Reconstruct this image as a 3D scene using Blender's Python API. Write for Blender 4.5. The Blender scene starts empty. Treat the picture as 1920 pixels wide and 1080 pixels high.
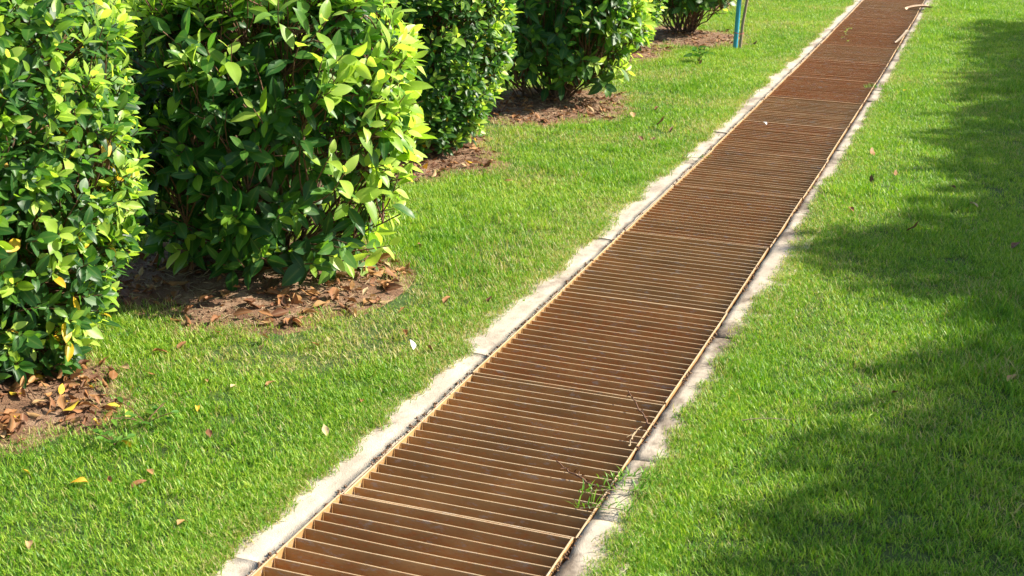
import bpy, math, random
import numpy as np
from mathutils import Matrix, Vector

SC = bpy.context.scene
COL = SC.collection
R = math.radians
rng = np.random.default_rng(7)
random.seed(7)

# ------------------------------------------------------------------ camera
CAM_F, CAM_ROLL, CAM_PITCH, CAM_YAW, CAM_H = 2600.0, 0.0246, 0.3164, -0.3364, 1.6
cy, sy = math.cos(CAM_YAW), math.sin(CAM_YAW)
cp, sp = math.cos(CAM_PITCH), math.sin(CAM_PITCH)
fwd = np.array([sy*cp, cy*cp, -sp]); rgt = np.array([cy, -sy, 0.0]); upv = np.cross(rgt, fwd)
cr, sr = math.cos(CAM_ROLL), math.sin(CAM_ROLL)
rgt, upv = rgt*cr + upv*sr, upv*cr - rgt*sr
CAM_P = np.array([0, 0, CAM_H])
cd = bpy.data.cameras.new('camera'); cam = bpy.data.objects.new('camera', cd); COL.objects.link(cam)
cd.sensor_width = 36; cd.lens = CAM_F/1920*36; cd.clip_start = .05; cd.clip_end = 400
m = Matrix.Identity(4)
for i in range(3):
    m[i][0], m[i][1], m[i][2], m[i][3] = rgt[i], upv[i], -fwd[i], CAM_P[i]
cam.matrix_world = m
SC.camera = cam
cd.dof.use_dof = True; cd.dof.focus_distance = 5.0; cd.dof.aperture_fstop = 13.0

# ------------------------------------------------------------------ light
SUN_EL = 38.0
SUN_AZ = math.degrees(math.atan2(.944, .33))-11            # clockwise from +Y (the drain runs along +Y)
sdir = np.array([math.sin(R(SUN_AZ))*math.cos(R(SUN_EL)), math.cos(R(SUN_AZ))*math.cos(R(SUN_EL)), math.sin(R(SUN_EL))])
w = bpy.data.worlds.new('World'); SC.world = w; w.use_nodes = True
nt = w.node_tree; nt.nodes.clear()
sky = nt.nodes.new('ShaderNodeTexSky'); sky.sky_type = 'NISHITA'; sky.sun_disc = False
sky.sun_elevation = R(SUN_EL); sky.sun_rotation = R(SUN_AZ); sky.dust_density = 1.5
bg = nt.nodes.new('ShaderNodeBackground'); bg.inputs[1].default_value = .09
wo = nt.nodes.new('ShaderNodeOutputWorld')
nt.links.new(sky.outputs[0], bg.inputs[0]); nt.links.new(bg.outputs[0], wo.inputs[0])
sl = bpy.data.lights.new('sun', 'SUN'); sl.energy = 5.0; sl.angle = R(.53); sl.color = (1, .93, .80)
so = bpy.data.objects.new('sun', sl); COL.objects.link(so)
so.rotation_euler = Vector(sdir).to_track_quat('Z', 'Y').to_euler(); so.location = (6, 4, 8)
vs = SC.view_settings
vs.view_transform = 'Standard'; vs.look = 'None'; vs.gamma = 1; vs.use_curve_mapping = False; vs.exposure = 1.12
SC.cycles.max_bounces = 8; SC.cycles.transparent_max_bounces = 8

# ------------------------------------------------------------------ helpers
def tag(o, label=None, cat=None, group=None, kind=None):
    if label: o['label'] = label
    if cat: o['category'] = cat
    if group: o['group'] = group
    if kind: o['kind'] = kind
    return o
def link(name, me, parent=None, mats=()):
    o = bpy.data.objects.new(name, me); COL.objects.link(o)
    if parent: o.parent = parent
    for mt in mats: me.materials.append(mt)
    return o
def empty(name, loc=(0, 0, 0), rz=0):
    o = bpy.data.objects.new(name, None); COL.objects.link(o); o.location = loc; o.rotation_euler = (0, 0, rz)
    o.empty_display_size = .1
    return o
def mesh_np(name, v, f, smooth=True, attrs=None, fmat=None):
    """v (N,3); f list of tuples or an (M,k) array"""
    me = bpy.data.meshes.new(name)
    if isinstance(f, np.ndarray):
        M, k = f.shape
        me.vertices.add(len(v)); me.vertices.foreach_set('co', np.asarray(v, np.float32).ravel())
        me.loops.add(M*k); me.loops.foreach_set('vertex_index', f.astype(np.int32).ravel())
        me.polygons.add(M); me.polygons.foreach_set('loop_start', np.arange(0, M*k, k, dtype=np.int32))
        try: me.polygons.foreach_set('loop_total', np.full(M, k, np.int32))
        except Exception: pass
        me.update(calc_edges=True); me.validate()
    else:
        me.from_pydata([tuple(map(float, p)) for p in v], [], f); me.update()
    if smooth: me.polygons.foreach_set('use_smooth', np.ones(len(me.polygons), bool))
    if fmat is not None: me.polygons.foreach_set('material_index', np.asarray(fmat, np.int32))
    for k_, a in (attrs or {}).items():
        at = me.attributes.new(k_, 'FLOAT', 'POINT'); at.data.foreach_set('value', np.asarray(a, np.float32))
    return me
def vnoise(x, y, s=1.0, seed=0):
    x = np.asarray(x, float)*s + seed*17.31; y = np.asarray(y, float)*s + seed*7.77
    xi, yi = np.floor(x), np.floor(y); fx, fy = x-xi, y-yi
    fx = fx*fx*(3-2*fx); fy = fy*fy*(3-2*fy)
    def h(a, b):
        t = np.sin(a*127.1 + b*311.7)*43758.5453
        return t - np.floor(t)
    return (h(xi, yi)*(1-fx)+h(xi+1, yi)*fx)*(1-fy) + (h(xi, yi+1)*(1-fx)+h(xi+1, yi+1)*fx)*fy
def fbm(x, y, s=1.0, seed=0):
    return (vnoise(x, y, s, seed)*.55 + vnoise(x, y, s*2.1, seed+3)*.3 + vnoise(x, y, s*4.3, seed+5)*.15)
def unit(v):
    v = np.asarray(v, float); return v/np.maximum(np.linalg.norm(v, axis=-1, keepdims=True), 1e-9)
def tube(pts, rad, sides=6, cap=True):
    """tube along a polyline -> verts, quad faces (k=4)"""
    pts = np.asarray(pts, float); n = len(pts); rad = np.broadcast_to(rad, n)
    t = unit(np.gradient(pts, axis=0)); ref = np.array([.31, .17, .93]) if abs(t[0] @ np.array([.31, .17, .93])) < .9 else np.array([1., 0, 0])
    V = []
    for i in range(n):
        a = unit(np.cross(t[i], ref)); b = np.cross(t[i], a)
        for k in range(sides):
            g = 2*math.pi*k/sides
            V.append(pts[i] + rad[i]*(a*math.cos(g)+b*math.sin(g)))
    F = [[i*sides+k, i*sides+(k+1) % sides, (i+1)*sides+(k+1) % sides, (i+1)*sides+k] for i in range(n-1) for k in range(sides)]
    return np.array(V), np.array(F)
def join(parts):
    V, F, o = [], [], 0
    for v, f in parts:
        V.append(v); F.append(f+o); o += len(v)
    return np.concatenate(V), np.concatenate(F)

class N:                                                  # tiny node-tree writer
    def __init__(s, name):
        s.m = bpy.data.materials.new(name); s.m.use_nodes = True; s.t = s.m.node_tree; s.t.nodes.clear()
        s.out = s('OutputMaterial')
    def __call__(s, typ, ins=None, **kw):
        n = s.t.nodes.new('ShaderNode'+typ)
        for k, v in kw.items(): setattr(n, k, v)
        for k, v in (ins or {}).items():
            if isinstance(v, bpy.types.NodeSocket): s.t.links.new(v, n.inputs[k])
            else: n.inputs[k].default_value = v
        return n
    def math(s, op, a, b=0.0, c=None, clamp=False):
        d = {0: a, 1: b}
        if c is not None: d[2] = c
        return s('Math', d, operation=op, use_clamp=clamp).outputs[0]
    def ramp(s, fac, stops, interp='LINEAR'):
        n = s('ValToRGB', {0: fac}); cr_ = n.color_ramp; cr_.interpolation = interp
        while len(cr_.elements) < len(stops): cr_.elements.new(.5)
        for e, (p, c) in zip(cr_.elements, stops):
            e.position = p; e.color = (*c, 1) if len(c) == 3 else c
        return n.outputs[0]
    def mix(s, fac, a, b, blend='MIX'):
        n = s('Mix', data_type='RGBA', blend_type=blend)
        for k, v in ((0, fac), (6, a), (7, b)):
            if isinstance(v, bpy.types.NodeSocket): s.t.links.new(v, n.inputs[k])
            else: n.inputs[k].default_value = (*v, 1) if isinstance(v, tuple) and len(v) == 3 else v
        return n.outputs[2]
    def noise(s, scale, detail=3, rough=.55, vec=None, out=0):
        d = {'Scale': scale, 'Detail': detail, 'Roughness': rough}
        if vec is not None: d['Vector'] = vec
        return s('TexNoise', d).outputs[out]
    def pos(s): return s('NewGeometry').outputs['Position']
    def attr(s, name, typ='GEOMETRY'): return s('Attribute', attribute_name=name, attribute_type=typ).outputs['Fac']
    def done(s, sh): s.t.links.new(sh, s.out.inputs[0]); return s.m

# ------------------------------------------------------------------ materials
def mat_leaf(name, stops, back, trans_gain, trans, rough=.36, spec=.5, rib=.35):
    n = N(name)
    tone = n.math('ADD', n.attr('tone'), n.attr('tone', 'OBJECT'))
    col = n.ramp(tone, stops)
    pos = n('TexCoord').outputs['Object']
    blot = n.noise(90, 2, .6, pos)
    col = n.mix(n.math('MULTIPLY', n.math('SUBTRACT', blot, .5), .7), col, (1.0, 1.0, .9), 'SOFT_LIGHT')
    rb = n.math('MULTIPLY', n.math('POWER', n.attr('rib'), 9.0), rib)
    col = n.mix(rb, col, n.mix(.5, col, (.45, .55, .16)))
    bf = n('NewGeometry').outputs['Backfacing']
    colf = n.mix(n.math('MULTIPLY', bf, .55), col, back)
    rg = n.math('ADD', n.math('MULTIPLY', bf, .25), rough)
    p = n('BsdfPrincipled', {'Base Color': colf, 'Roughness': rg, 'Specular IOR Level': spec})
    tc = n.mix(1.0, col, (trans_gain[0], trans_gain[1], trans_gain[2]), 'MULTIPLY')
    tr = n('BsdfTranslucent', {'Color': tc})
    ms = n('MixShader', {0: trans, 1: p.outputs[0], 2: tr.outputs[0]})
    return n.done(ms.outputs[0])
LEAF_STOPS = [(0, (.016, .062, .018)), (.25, (.034, .118, .024)), (.5, (.085, .215, .026)), (.68, (.23, .38, .035)), (.86, (.48, .62, .12)),
              (.93, (.70, .43, .025)), (1, (.72, .45, .03))]
M_LEAF = mat_leaf('leaf', LEAF_STOPS, (.10, .19, .055), (2.1, 2.1, 1.0), .40, .42, .42)
M_BARK = None
def mat_bark(name, c1, c2):
    n = N(name); pos = n('TexCoord').outputs['Object']
    f = n.noise(60, 4, .6, pos)
    col = n.ramp(f, [(.3, c1), (.7, c2)])
    b = n('Bump', {'Height': f, 'Strength': .5, 'Distance': .004})
    return n.done(n('BsdfPrincipled', {'Base Color': col, 'Roughness': .85, 'Normal': b.outputs[0]}).outputs[0])
M_BARK = mat_bark('bark', (.065, .036, .020), (.18, .110, .065))
M_TWIG = mat_bark('twig_bark', (.09, .042, .022), (.20, .10, .055))
def mat_dry():
    n = N('dry_leaf')
    tone = n.math('ADD', n.attr('tone'), n.attr('tone', 'OBJECT'))
    col = n.ramp(tone, [(0, (.06, .028, .015)), (.25, (.19, .078, .036)), (.5, (.33, .145, .050)), (.7, (.46, .265, .105)), (.82, (.60, .44, .24)),
                        (.86, (.66, .36, .02)), (.93, (.72, .48, .04)), (.97, (.42, .44, .05)), (1, (.42, .44, .05))])
    pos = n('TexCoord').outputs['Object']
    f = n.noise(70, 4, .65, pos)
    col = n.mix(n.math('MULTIPLY', n.math('SUBTRACT', f, .52, clamp=True), 2.2), col, n.mix(.6, col, (.04, .02, .01)))
    rb = n.math('MULTIPLY', n.math('POWER', n.attr('rib'), 8.0), .35)
    col = n.mix(rb, col, (.46, .33, .19))
    p = n('BsdfPrincipled', {'Base Color': col, 'Roughness': .62, 'Specular IOR Level': .3})
    tr = n('BsdfTranslucent', {'Color': col})
    return n.done(n('MixShader', {0: .15, 1: p.outputs[0], 2: tr.outputs[0]}).outputs[0])
M_DRY = mat_dry()
def mat_grass():
    n = N('grass_blade')
    a = n.attr('tone'); inst = n.attr('itone', 'INSTANCER'); straw = n.attr('istraw', 'INSTANCER')
    t = n.math('ADD', n.math('MULTIPLY', a, .62), n.math('MULTIPLY', inst, .38))
    col = n.ramp(t, [(0, (.042, .145, .008)), (.26, (.112, .290, .014)), (.52, (.245, .43, .030)), (.78, (.43, .55, .065)), (.95, (.60, .60, .18))])
    drier = n.math('GREATER_THAN', n.math('ADD', a, straw), 1.0)
    col = n.mix(n.math('MULTIPLY', drier, .85), col, (.52, .43, .20))
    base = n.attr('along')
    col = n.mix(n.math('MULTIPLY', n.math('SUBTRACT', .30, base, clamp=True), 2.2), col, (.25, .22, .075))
    p = n('BsdfPrincipled', {'Base Color': col, 'Roughness': .45, 'Specular IOR Level': .35})
    tr = n('BsdfTranslucent', {'Color': n.mix(1.0, col, (1.35, 1.40, .7), 'MULTIPLY')})
    return n.done(n('MixShader', {0: .38, 1: p.outputs[0], 2: tr.outputs[0]}).outputs[0])
M_GRASS = mat_grass()
def mat_lawn():
    n = N('lawn_ground'); pos = n.pos()
    f = n.noise(2.2, 5, .6, pos); g = n.noise(140, 3, .7, pos)
    c = n.ramp(g, [(.25, (.030, .060, .010)), (.5, (.060, .130, .016)), (.75, (.14, .165, .045))])
    c = n.mix(n.math('MULTIPLY', n.math('SUBTRACT', f, .45, clamp=True), 1.2), c, (.13, .115, .05))
    b = n('Bump', {'Height': g, 'Strength': .8, 'Distance': .02})
    return n.done(n('BsdfPrincipled', {'Base Color': c, 'Roughness': .95, 'Normal': b.outputs[0]}).outputs[0])
M_LAWN = mat_lawn()
def mat_soil():
    n = N('bare_soil'); pos = n.pos()
    f = n.noise(9, 5, .65, pos); g = n.noise(120, 4, .7, pos)
    c = n.ramp(f, [(.3, (.135, .060, .030)), (.5, (.25, .135, .072)), (.7, (.44, .29, .185))])
    c = n.mix(n.math('MULTIPLY', n.math('SUBTRACT', g, .5, clamp=True), 2.4), c, (.06, .032, .02))
    c = n.mix(n.math('MULTIPLY', n.math('SUBTRACT', .42, g, clamp=True), 2.5), c, (.45, .33, .22))
    b = n('Bump', {'Height': g, 'Strength': 1, 'Distance': .012})
    return n.done(n('BsdfPrincipled', {'Base Color': c, 'Roughness': .95, 'Normal': b.outputs[0]}).outputs[0])
M_SOIL = mat_soil()
def mat_kerb(name, base, light, stain, amount, dark):
    n = N(name); pos = n.pos()
    st = n('Mapping', {'Vector': pos, 'Scale': (1.6, 1, 1)}).outputs[0]
    f = n.noise(7, 6, .62, st); g = n.noise(300, 2, .6, pos); h = n.noise(3.1, 5, .65, st)
    c = n.ramp(f, [(.34, base), (.62, light)])
    k = n.math('MULTIPLY', n.math('SUBTRACT', h, amount), 9.0, clamp=True)
    k = n.math('MULTIPLY', k, n.math('ADD', .35, n.noise(26, 4, .7, pos)), clamp=True)
    c = n.mix(k, c, stain)
    sp_ = n.math('MULTIPLY', n.math('SUBTRACT', n.noise(55, 4, .75, st), .60, clamp=True), 6.0, clamp=True)
    c = n.mix(n.math('MULTIPLY', sp_, dark), c, (.07, .05, .035))
    c = n.mix(n.math('MULTIPLY', n.math('SUBTRACT', g, .5), .8), c, (.9, .85, .75), 'SOFT_LIGHT')
    b = n('Bump', {'Height': n.math('ADD', g, n.noise(45, 4, .6, pos)), 'Strength': .55, 'Distance': .004})
    return n.done(n('BsdfPrincipled', {'Base Color': c, 'Roughness': .9, 'Normal': b.outputs[0]}).outputs[0])
M_KERB_L = mat_kerb('kerb_left_concrete', (.36, .30, .23), (.57, .49, .385), (.24, .185, .145), .53, .75)
M_KERB_R = mat_kerb('kerb_right_concrete', (.38, .31, .235), (.53, .445, .345), (.14, .10, .068), .48, .9)
def mat_rust(name, top):
    n = N(name); tc = n('TexCoord').outputs['Object']; pos = n.pos()
    rust = n.attr('rust', 'OBJECT')
    st = n('Mapping', {'Vector': pos, 'Scale': (1, 1, 2.2)}).outputs[0]
    f = n.noise(5, 5, .6, st); g = n.noise(38, 5, .7, st); h = n.noise(110, 3, .7, pos)
    c = n.ramp(f, [(.3, (.30, .178, .070)), (.55, (.42, .252, .100)), (.75, (.54, .335, .142))])
    k = n.math('MULTIPLY', n.math('SUBTRACT', n.math('ADD', g, n.math('MULTIPLY', rust, .32)), .545, clamp=True), 4.0, clamp=True)
    c = n.mix(n.math('MULTIPLY', k, .85), c, n.ramp(h, [(.3, (.33, .115, .034)), (.7, (.52, .205, .060))]))
    gk = n.math('MULTIPLY', n.math('SUBTRACT', n.noise(48, 5, .75, n('Mapping', {'Vector': pos, 'Scale': (.5, 1, 1.4), 'Location': (3, 7, 1)}).outputs[0]),   .565, clamp=True), 14.0, clamp=True)
    c = n.mix(n.math('MULTIPLY', gk, .6), c, (.42, .40, .37))
    dk = n.math('MULTIPLY', n.math('SUBTRACT', n.noise(20, 4, .7, st), .6, clamp=True), 3.0, clamp=True)
    c = n.mix(n.math('MULTIPLY', dk, .6), c, (.10, .06, .03))
    if top: c = n.mix(n.math('SUBTRACT', .76, n.math('ADD', n.math('MULTIPLY', g, .50), n.math('MULTIPLY', rust, .42))), c, (.66, .52, .35))
    b = n('Bump', {'Height': h, 'Strength': .35, 'Distance': .0015})
    return n.done(n('BsdfPrincipled', {'Base Color': c, 'Roughness': .58 if top else .62, 'Specular IOR Level': .35, 'Normal': b.outputs[0]}).outputs[0])
M_RUST, M_RUST_TOP = mat_rust('rusty_steel', False), mat_rust('worn_steel_edge', True)
def mat_flat(name, c, rough=.6, var=.25, scale=40):
    n = N(name); pos = n('TexCoord').outputs['Object']; f = n.noise(scale, 4, .6, pos)
    col = n.mix(n.math('MULTIPLY', n.math('SUBTRACT', f, .45, clamp=True), var*4), c, tuple(x*.45 for x in c))
    return n.done(n('BsdfPrincipled', {'Base Color': col, 'Roughness': rough}).outputs[0])
M_BLUE = mat_flat('blue_paint', (.045, .36, .52), .45, .25, 22)
M_WOOD = mat_flat('grey_wood', (.34, .255, .165), .8, .3, 60)
M_RED = mat_flat('red_string', (.55, .06, .09), .6)
M_PALE = mat_flat('dry_bark', (.50, .34, .22), .8, .3, 50)
M_WHITE = mat_flat('white_petal', (.80, .78, .76), .6, .1)
M_CONC = mat_flat('channel_concrete', (.17, .13, .09), .9, .4, 8)
M_STRAW = mat_flat('straw', (.40, .30, .17), .8, .3, 60)

# ------------------------------------------------------------------ layout of the drain
XL, WD, PL, Y0 = -1.4248, .6180, .8879, 2.8381
def cu(y):
    y = np.minimum(np.asarray(y, float), 20); return -.00086*(y-6)**2
KERB_TOP = .014
# ground: two sheets either side of the drain
ys = np.concatenate([np.linspace(-8, 24, 65), [30, 45, 80]])
V, F = [], []
for side in (0, 1):
    xs_off = np.array([-70, -20, -8, -3, -1.5, -.6, -.09]) if side == 0 else np.array([.08, .6, 1.5, 3, 8, 20, 70])
    b0 = len(V); nx = len(xs_off)
    for y in ys:
        e = (XL if side == 0 else XL+WD) + cu(y)
        for x in xs_off: V.append((e+x, y, 0))
    for j in range(len(ys)-1):
        for i in range(nx-1):
            F.append((b0+j*nx+i, b0+j*nx+i+1, b0+(j+1)*nx+i+1, b0+(j+1)*nx+i))
lawn = link('lawn', mesh_np('lawn', V, F), None, [M_LAWN]); tag(lawn, kind='structure')
# concrete channel under the grates
yc = np.linspace(-2, 24, 53)
prof = [(-.03, -.08), (-.03, -.36), (WD+.03, -.36), (WD+.03, -.08), (WD-.035, -.08), (WD-.035, -.30), (.035, -.30), (.035, -.08)]
V = [(XL+cu(y)+a, y, z) for y in yc for a, z in prof]; k = len(prof)
F = [(j*k+i, (j+1)*k+i, (j+1)*k+(i+1) % k, j*k+(i+1) % k) for j in range(len(yc)-1) for i in range(k)]
ch = link('drain_channel', mesh_np('drain_channel', V, F, False), None, [M_CONC]); tag(ch, kind='structure')
# kerbs: slabs with open joints
def kerb(name, side, joints, mat, width, seed):
    root = empty(name, (0, 0, 0)); tag(root, kind='structure')
    for a, b in zip(joints[:-1], joints[1:]):
        a2, b2 = a+.003, b-.003
        nl = max(6, int((b2-a2)/.035)); yy = np.linspace(a2, b2, nl); nw = 8
        u = np.linspace(0, 1, nw)
        Vt = np.zeros((nl, nw, 3))
        inner = .0035 + .006*(vnoise(yy, yy*0, 23, seed)) + .016*np.maximum(0, vnoise(yy, yy*0+3, 11, seed+2)-.66)
        tiltz = rng.uniform(-.003, .003)
        for i in range(nl):
            e = cu(yy[i]) + (XL - inner[i] if side == 0 else XL+WD+inner[i])
            s = -1 if side == 0 else 1
            Vt[i, :, 0] = e + s*u*width; Vt[i, :, 1] = yy[i]
        Vt[:, :, 2] = KERB_TOP + tiltz + .006*(fbm(Vt[:, :, 0], Vt[:, :, 1], 9, seed)-.5) - .003*(u[None, :] < .01)
        Vt[0, :, 2] -= .003; Vt[-1, :, 2] -= .003
        top = Vt.reshape(-1, 3); bot = top.copy(); bot[:, 2] = -.11
        n_ = nl*nw; V_ = np.concatenate([top, bot]); F_ = []
        for i in range(nl-1):
            for j in range(nw-1):
                q = (i*nw+j, (i+1)*nw+j, (i+1)*nw+j+1, i*nw+j+1)
                F_.append(q if side == 0 else q[::-1])
        ring = [i*nw for i in range(nl)] + [(nl-1)*nw+j for j in range(1, nw)] + [i*nw+nw-1 for i in range(nl-2, -1, -1)] + [j for j in range(nw-2, 0, -1)]
        for p_, q_ in zip(ring, ring[1:]+ring[:1]): F_.append((p_, q_, q_+n_, p_+n_))
        me = mesh_np('kerb_slab', V_, F_, True)
        me.polygons.foreach_set('use_smooth', np.array([len(set(x // n_ for x in f)) == 1 for f in F_]))
        link('kerb_slab', me, root, [mat])
    g = np.random.default_rng(60+side); cr_ = []
    for q in range(900):                                            # dirt caught in the gap beside the grates
        y = 2+12*g.random()**1.6; e = XL-.006 if side == 0 else XL+WD+.006
        if vnoise(np.array(y), np.array(1.), 6, seed) < .42: continue
        p = np.array([e+cu(y)+g.normal(0, .004), y, KERB_TOP-.002+g.uniform(0, .004)]); r_ = g.uniform(.0015, .0055)
        cr_.append((np.array([[1, 0, 0], [-1, 0, 0], [0, 1, 0], [0, -1, 0], [0, 0, 1], [0, 0, -1]])*r_*g.uniform(.6, 1.3, (6, 1))+p,
                    np.array([[0, 2, 4], [2, 1, 4], [1, 3, 4], [3, 0, 4], [2, 0, 5], [1, 2, 5], [3, 1, 5], [0, 3, 5]])))
    v, f = join(cr_); tag(link('gap_dirt', mesh_np('gap_dirt', v, f, False), root, [M_SOIL]), kind='stuff')
    return root
kerb('kerb', 0, [-1.5, .35, 1.8, 2.46, 3.9, 5.35, 6.9, 7.75, 9.2, 10.3, 12.1, 14.0, 16.2, 18.5, 21, 24], M_KERB_L, .150, 1)
kerb('kerb', 1, [-1.5, 1.2, 2.95, 3.32, 4.36, 6.1, 7.55, 9.15, 10.6, 12.6, 14.6, 17, 19.5, 24], M_KERB_R, .142, 4)

# ------------------------------------------------------------------ grates
def bar_mesh(name, L, dp, th, jag=0):
    """flat bar along X, top slightly bowed/uneven; top faces in slot 1"""
    n = 15; xs = np.linspace(0, L, n); V_ = []
    for i, x in enumerate(xs):
        z = -.0012*jag*math.sin(x*9+jag*5) ; t = th/2
        for (yy, zz) in ((-t, -dp), (-t, z-.0007), (-t+.0007, z), (t-.0007, z), (t, z-.0007), (t, -dp)): V_.append((x, yy+.0016*jag*math.sin(x*4+jag*3), zz))
    F_, Mi = [], []
    for i in range(n-1):
        for j in range(6):
            F_.append((i*6+j, i*6+(j+1) % 6, (i+1)*6+(j+1) % 6, (i+1)*6+j)); Mi.append(1 if j in (1, 2, 3) else 0)
    F_ += [(5, 4, 3, 2, 1, 0), tuple((n-1)*6+j for j in range(6))]; Mi += [0, 0]
    return mesh_np(name, V_, F_, False, None, Mi)
def plate_mesh(name, L, dp, th):
    me = bar_mesh(name, L, dp, th, 0)
    co = np.array([v.co[:] for v in me.vertices]); co = np.stack([-co[:, 1], co[:, 0], co[:, 2]], 1)
    me.vertices.foreach_set('co', co.astype(np.float32).ravel()); me.update(); return me
NB = 17
GAP = .007
PLEN = PL-GAP
BARS = [bar_mesh('grate_bar', WD-.016, .052, .0037, j) for j in (0, .5, -.6, 1.0)]
ENDB = bar_mesh('end_bar', WD-.016, .056, .0042, .3)
SIDE = plate_mesh('side_plate', PLEN, .066, .0046)
for me in BARS+[ENDB, SIDE]: me.materials.append(M_RUST); me.materials.append(M_RUST_TOP)
ORD = ['first', 'second', 'third', 'fourth', 'fifth', 'sixth', 'seventh', 'eighth', 'ninth', 'tenth', 'eleventh', 'twelfth', 'thirteenth', 'fourteenth', 'fifteenth', 'sixteenth', 'seventeenth', 'eighteenth', 'nineteenth']
RUST = {-2: .2, -1: .22, 0: .12, 1: .45, 2: .08, 3: .42, 4: .4, 5: .62, 6: .35, 7: .95, 8: .9, 9: .62, 10: .9, 11: .9, 12: .7, 13: .5, 14: .75, 15: .6, 16: .7, 17: .8}
LBL = {-3: 'rusty grate panel at the near end of the drain, below the photo',
       -2: 'rusty grate panel directly below the bottom edge of the photo',
       -1: 'rusty tan grate panel cut off by the bottom edge of the photo',
       0: 'olive tan grate panel with brown twigs and grass runners on its right end',
       1: 'rusty grate panel just beyond the panel with the twigs and grass runners',
       5: 'dark rusty grate panel with a white petal lying on it',
       10: 'reddish grate panel with a thin trailing weed growing through its bars',
       13: 'far grate panel beside the curled bark piece on the right kerb'}
for kk in range(-3, 18):
    k = kk
    yc0 = Y0+k*PL
    a = math.atan2(cu(yc0+PL)-cu(yc0), PL)
    dx = rng.uniform(-.004, .004)
    g = empty('drain_grate', (XL+float(cu(yc0))+dx, yc0+GAP/2, KERB_TOP+rng.uniform(-.004, .003)), -a+rng.uniform(-.004, .004))
    lab = LBL.get(k) or 'rusted steel grate panel, %s up the drain from the bottom edge of the photo' % ORD[k+1]
    tag(g, lab, 'drain grate', 'steel grate panels covering the drain')
    def part(name, me, loc, rot=(0, 0, 0)):
        o = link(name, me, g); o.location = loc; o.rotation_euler = rot; o['rust'] = float(np.clip(RUST.get(k, .4)*.75*(.1 if name == 'side_plate' else 1)+rng.uniform(-.12, .12), 0, 1)); return o
    part('side_plate', SIDE, (.0035, 0, .001)); part('side_plate', SIDE, (WD-.0035, 0, .001))
    part('end_bar', ENDB, (.008, .003, 0)); part('end_bar', ENDB, (.008, PLEN-.003, 0))
    sp_ = (PLEN-.006)/(NB+1)
    for j in range(NB):
        o = part('bar', BARS[rng.integers(4)], (.008, .003+sp_*(j+1)+rng.normal(0, .0012), -.0015+rng.normal(0, .0010)),
                 (R(rng.normal(0, 1.6)), 0, rng.normal(0, .0022)))

# ------------------------------------------------------------------ bushes: positions
#        name  cx    cy     R    H    z0   kind
BUSH = [(-2.95, 3.25, .57, 1.24, .05, 'A'), (-2.55, 4.50, .56, 1.09, .04, 'B'), (-2.95, 6.60, .57, 1.22, .07, 'A'),
        (-2.65, 8.30, .57, 1.15, .12, 'B'), (-3.00, 10.5, .52, 1.22, .08, 'A'), (-2.62, 11.75, .52, 1.15, .20, 'B'),
        (-3.15, 14.1, .55, 1.2, .12, 'A')]
SOIL = [(-2.86, 2.93, .54, .47), (-2.55, 4.34, .49, .57), (-2.93, 6.50, .53, .55), (-2.63, 8.12, .49, .56), (-3.0, 10.40, .52, .56), (-2.66, 11.58, .54, .60), (-3.15, 14.1, .55, .6)]
def soil_r(i, x, y):
    """<1 inside patch i (irregular rim)"""
    cx, cy_, ax, ay = SOIL[i]
    dx, dy = (x-cx)/ax, (y-cy_)/ay
    th = np.arctan2(dy, dx)
    return np.hypot(dx, dy)/(1+.10*np.sin(2*th+i*1.7)+.08*np.sin(5*th+i)+.06*np.sin(9*th+2*i)+.05*np.sin(17*th+i)+.03*np.sin(31*th))
# ------------------------------------------------------------------ leaf templates
def leaf_template(L=1, W=.46, fold=.18, curl=.15, wave=0, seed=0, nseg=7, roll=0, pet=.06):
    """base at origin, along +Y, upper side +Z"""
    V_, rib = [(0, 0, 0)], [1]
    ts = np.linspace(0, 1, nseg+1)[1:-1]
    def bend(t): return -curl*t*t
    for t in ts:
        y = pet+(1-pet)*t
        h = .5*W*(math.sin(math.pi*min(1, t**.88))**.70)*(1-.16*t*t)
        zz = bend(t)
        for s in (-1, -.55, 0, .55, 1):
            x = s*h
            if roll: 
                an = s*roll*h/(.5*W)
                X = h*math.sin(an)/max(roll, .01)*1.2 if abs(roll) > .01 else x; Z = h*(1-math.cos(an))/max(roll, .01)*1.2
            else: X, Z = x, abs(x)*fold*2
            V_.append((X, y, zz+Z+wave*math.sin(t*9+seed+s*2)*abs(s))); rib.append(1-abs(s))
    V_.append((0, 1, bend(1)-.02)); rib.append(1)
    F_ = []
    for j in range(4): F_.append((0, 1+j+1, 1+j))
    for i in range(len(ts)-1):
        b = 1+i*5
        for j in range(4): F_.append((b+j, b+j+1, b+5+j+1, b+5+j))
    b = 1+(len(ts)-1)*5; tip = len(V_)-1
    for j in range(4): F_.append((b+j, b+j+1, tip))
    tri = []
    for f in F_:
        tri.append(f[:3])
        if len(f) == 4: tri.append((f[0], f[2], f[3]))
    tri = [t[::-1] if i < 4 else t for i, t in enumerate(tri)]
    V_ = np.array(V_)*L; tri = np.array(tri)
    # make all faces look up (+Z)
    nz = np.cross(V_[tri[:, 1]]-V_[tri[:, 0]], V_[tri[:, 2]]-V_[tri[:, 0]])[:, 2]
    if roll < 1.3: tri[nz < 0] = tri[nz < 0][:, ::-1]
    return V_, tri, np.array(rib, float)
TA = [leaf_template(1, .50, .10, .06, .012, s, 6) if s % 2 else leaf_template(1, .54, .06, .15, .012, s, 6) for s in range(4)]
TB = [leaf_template(1, .46, .09, .08, .010, 1, 7), leaf_template(1, .50, .05, .20, .013, 2, 7), leaf_template(1, .43, .15, .03, .01, 3, 7), leaf_template(1, .52, .07, .30, .016, 4, 7)]
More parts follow.
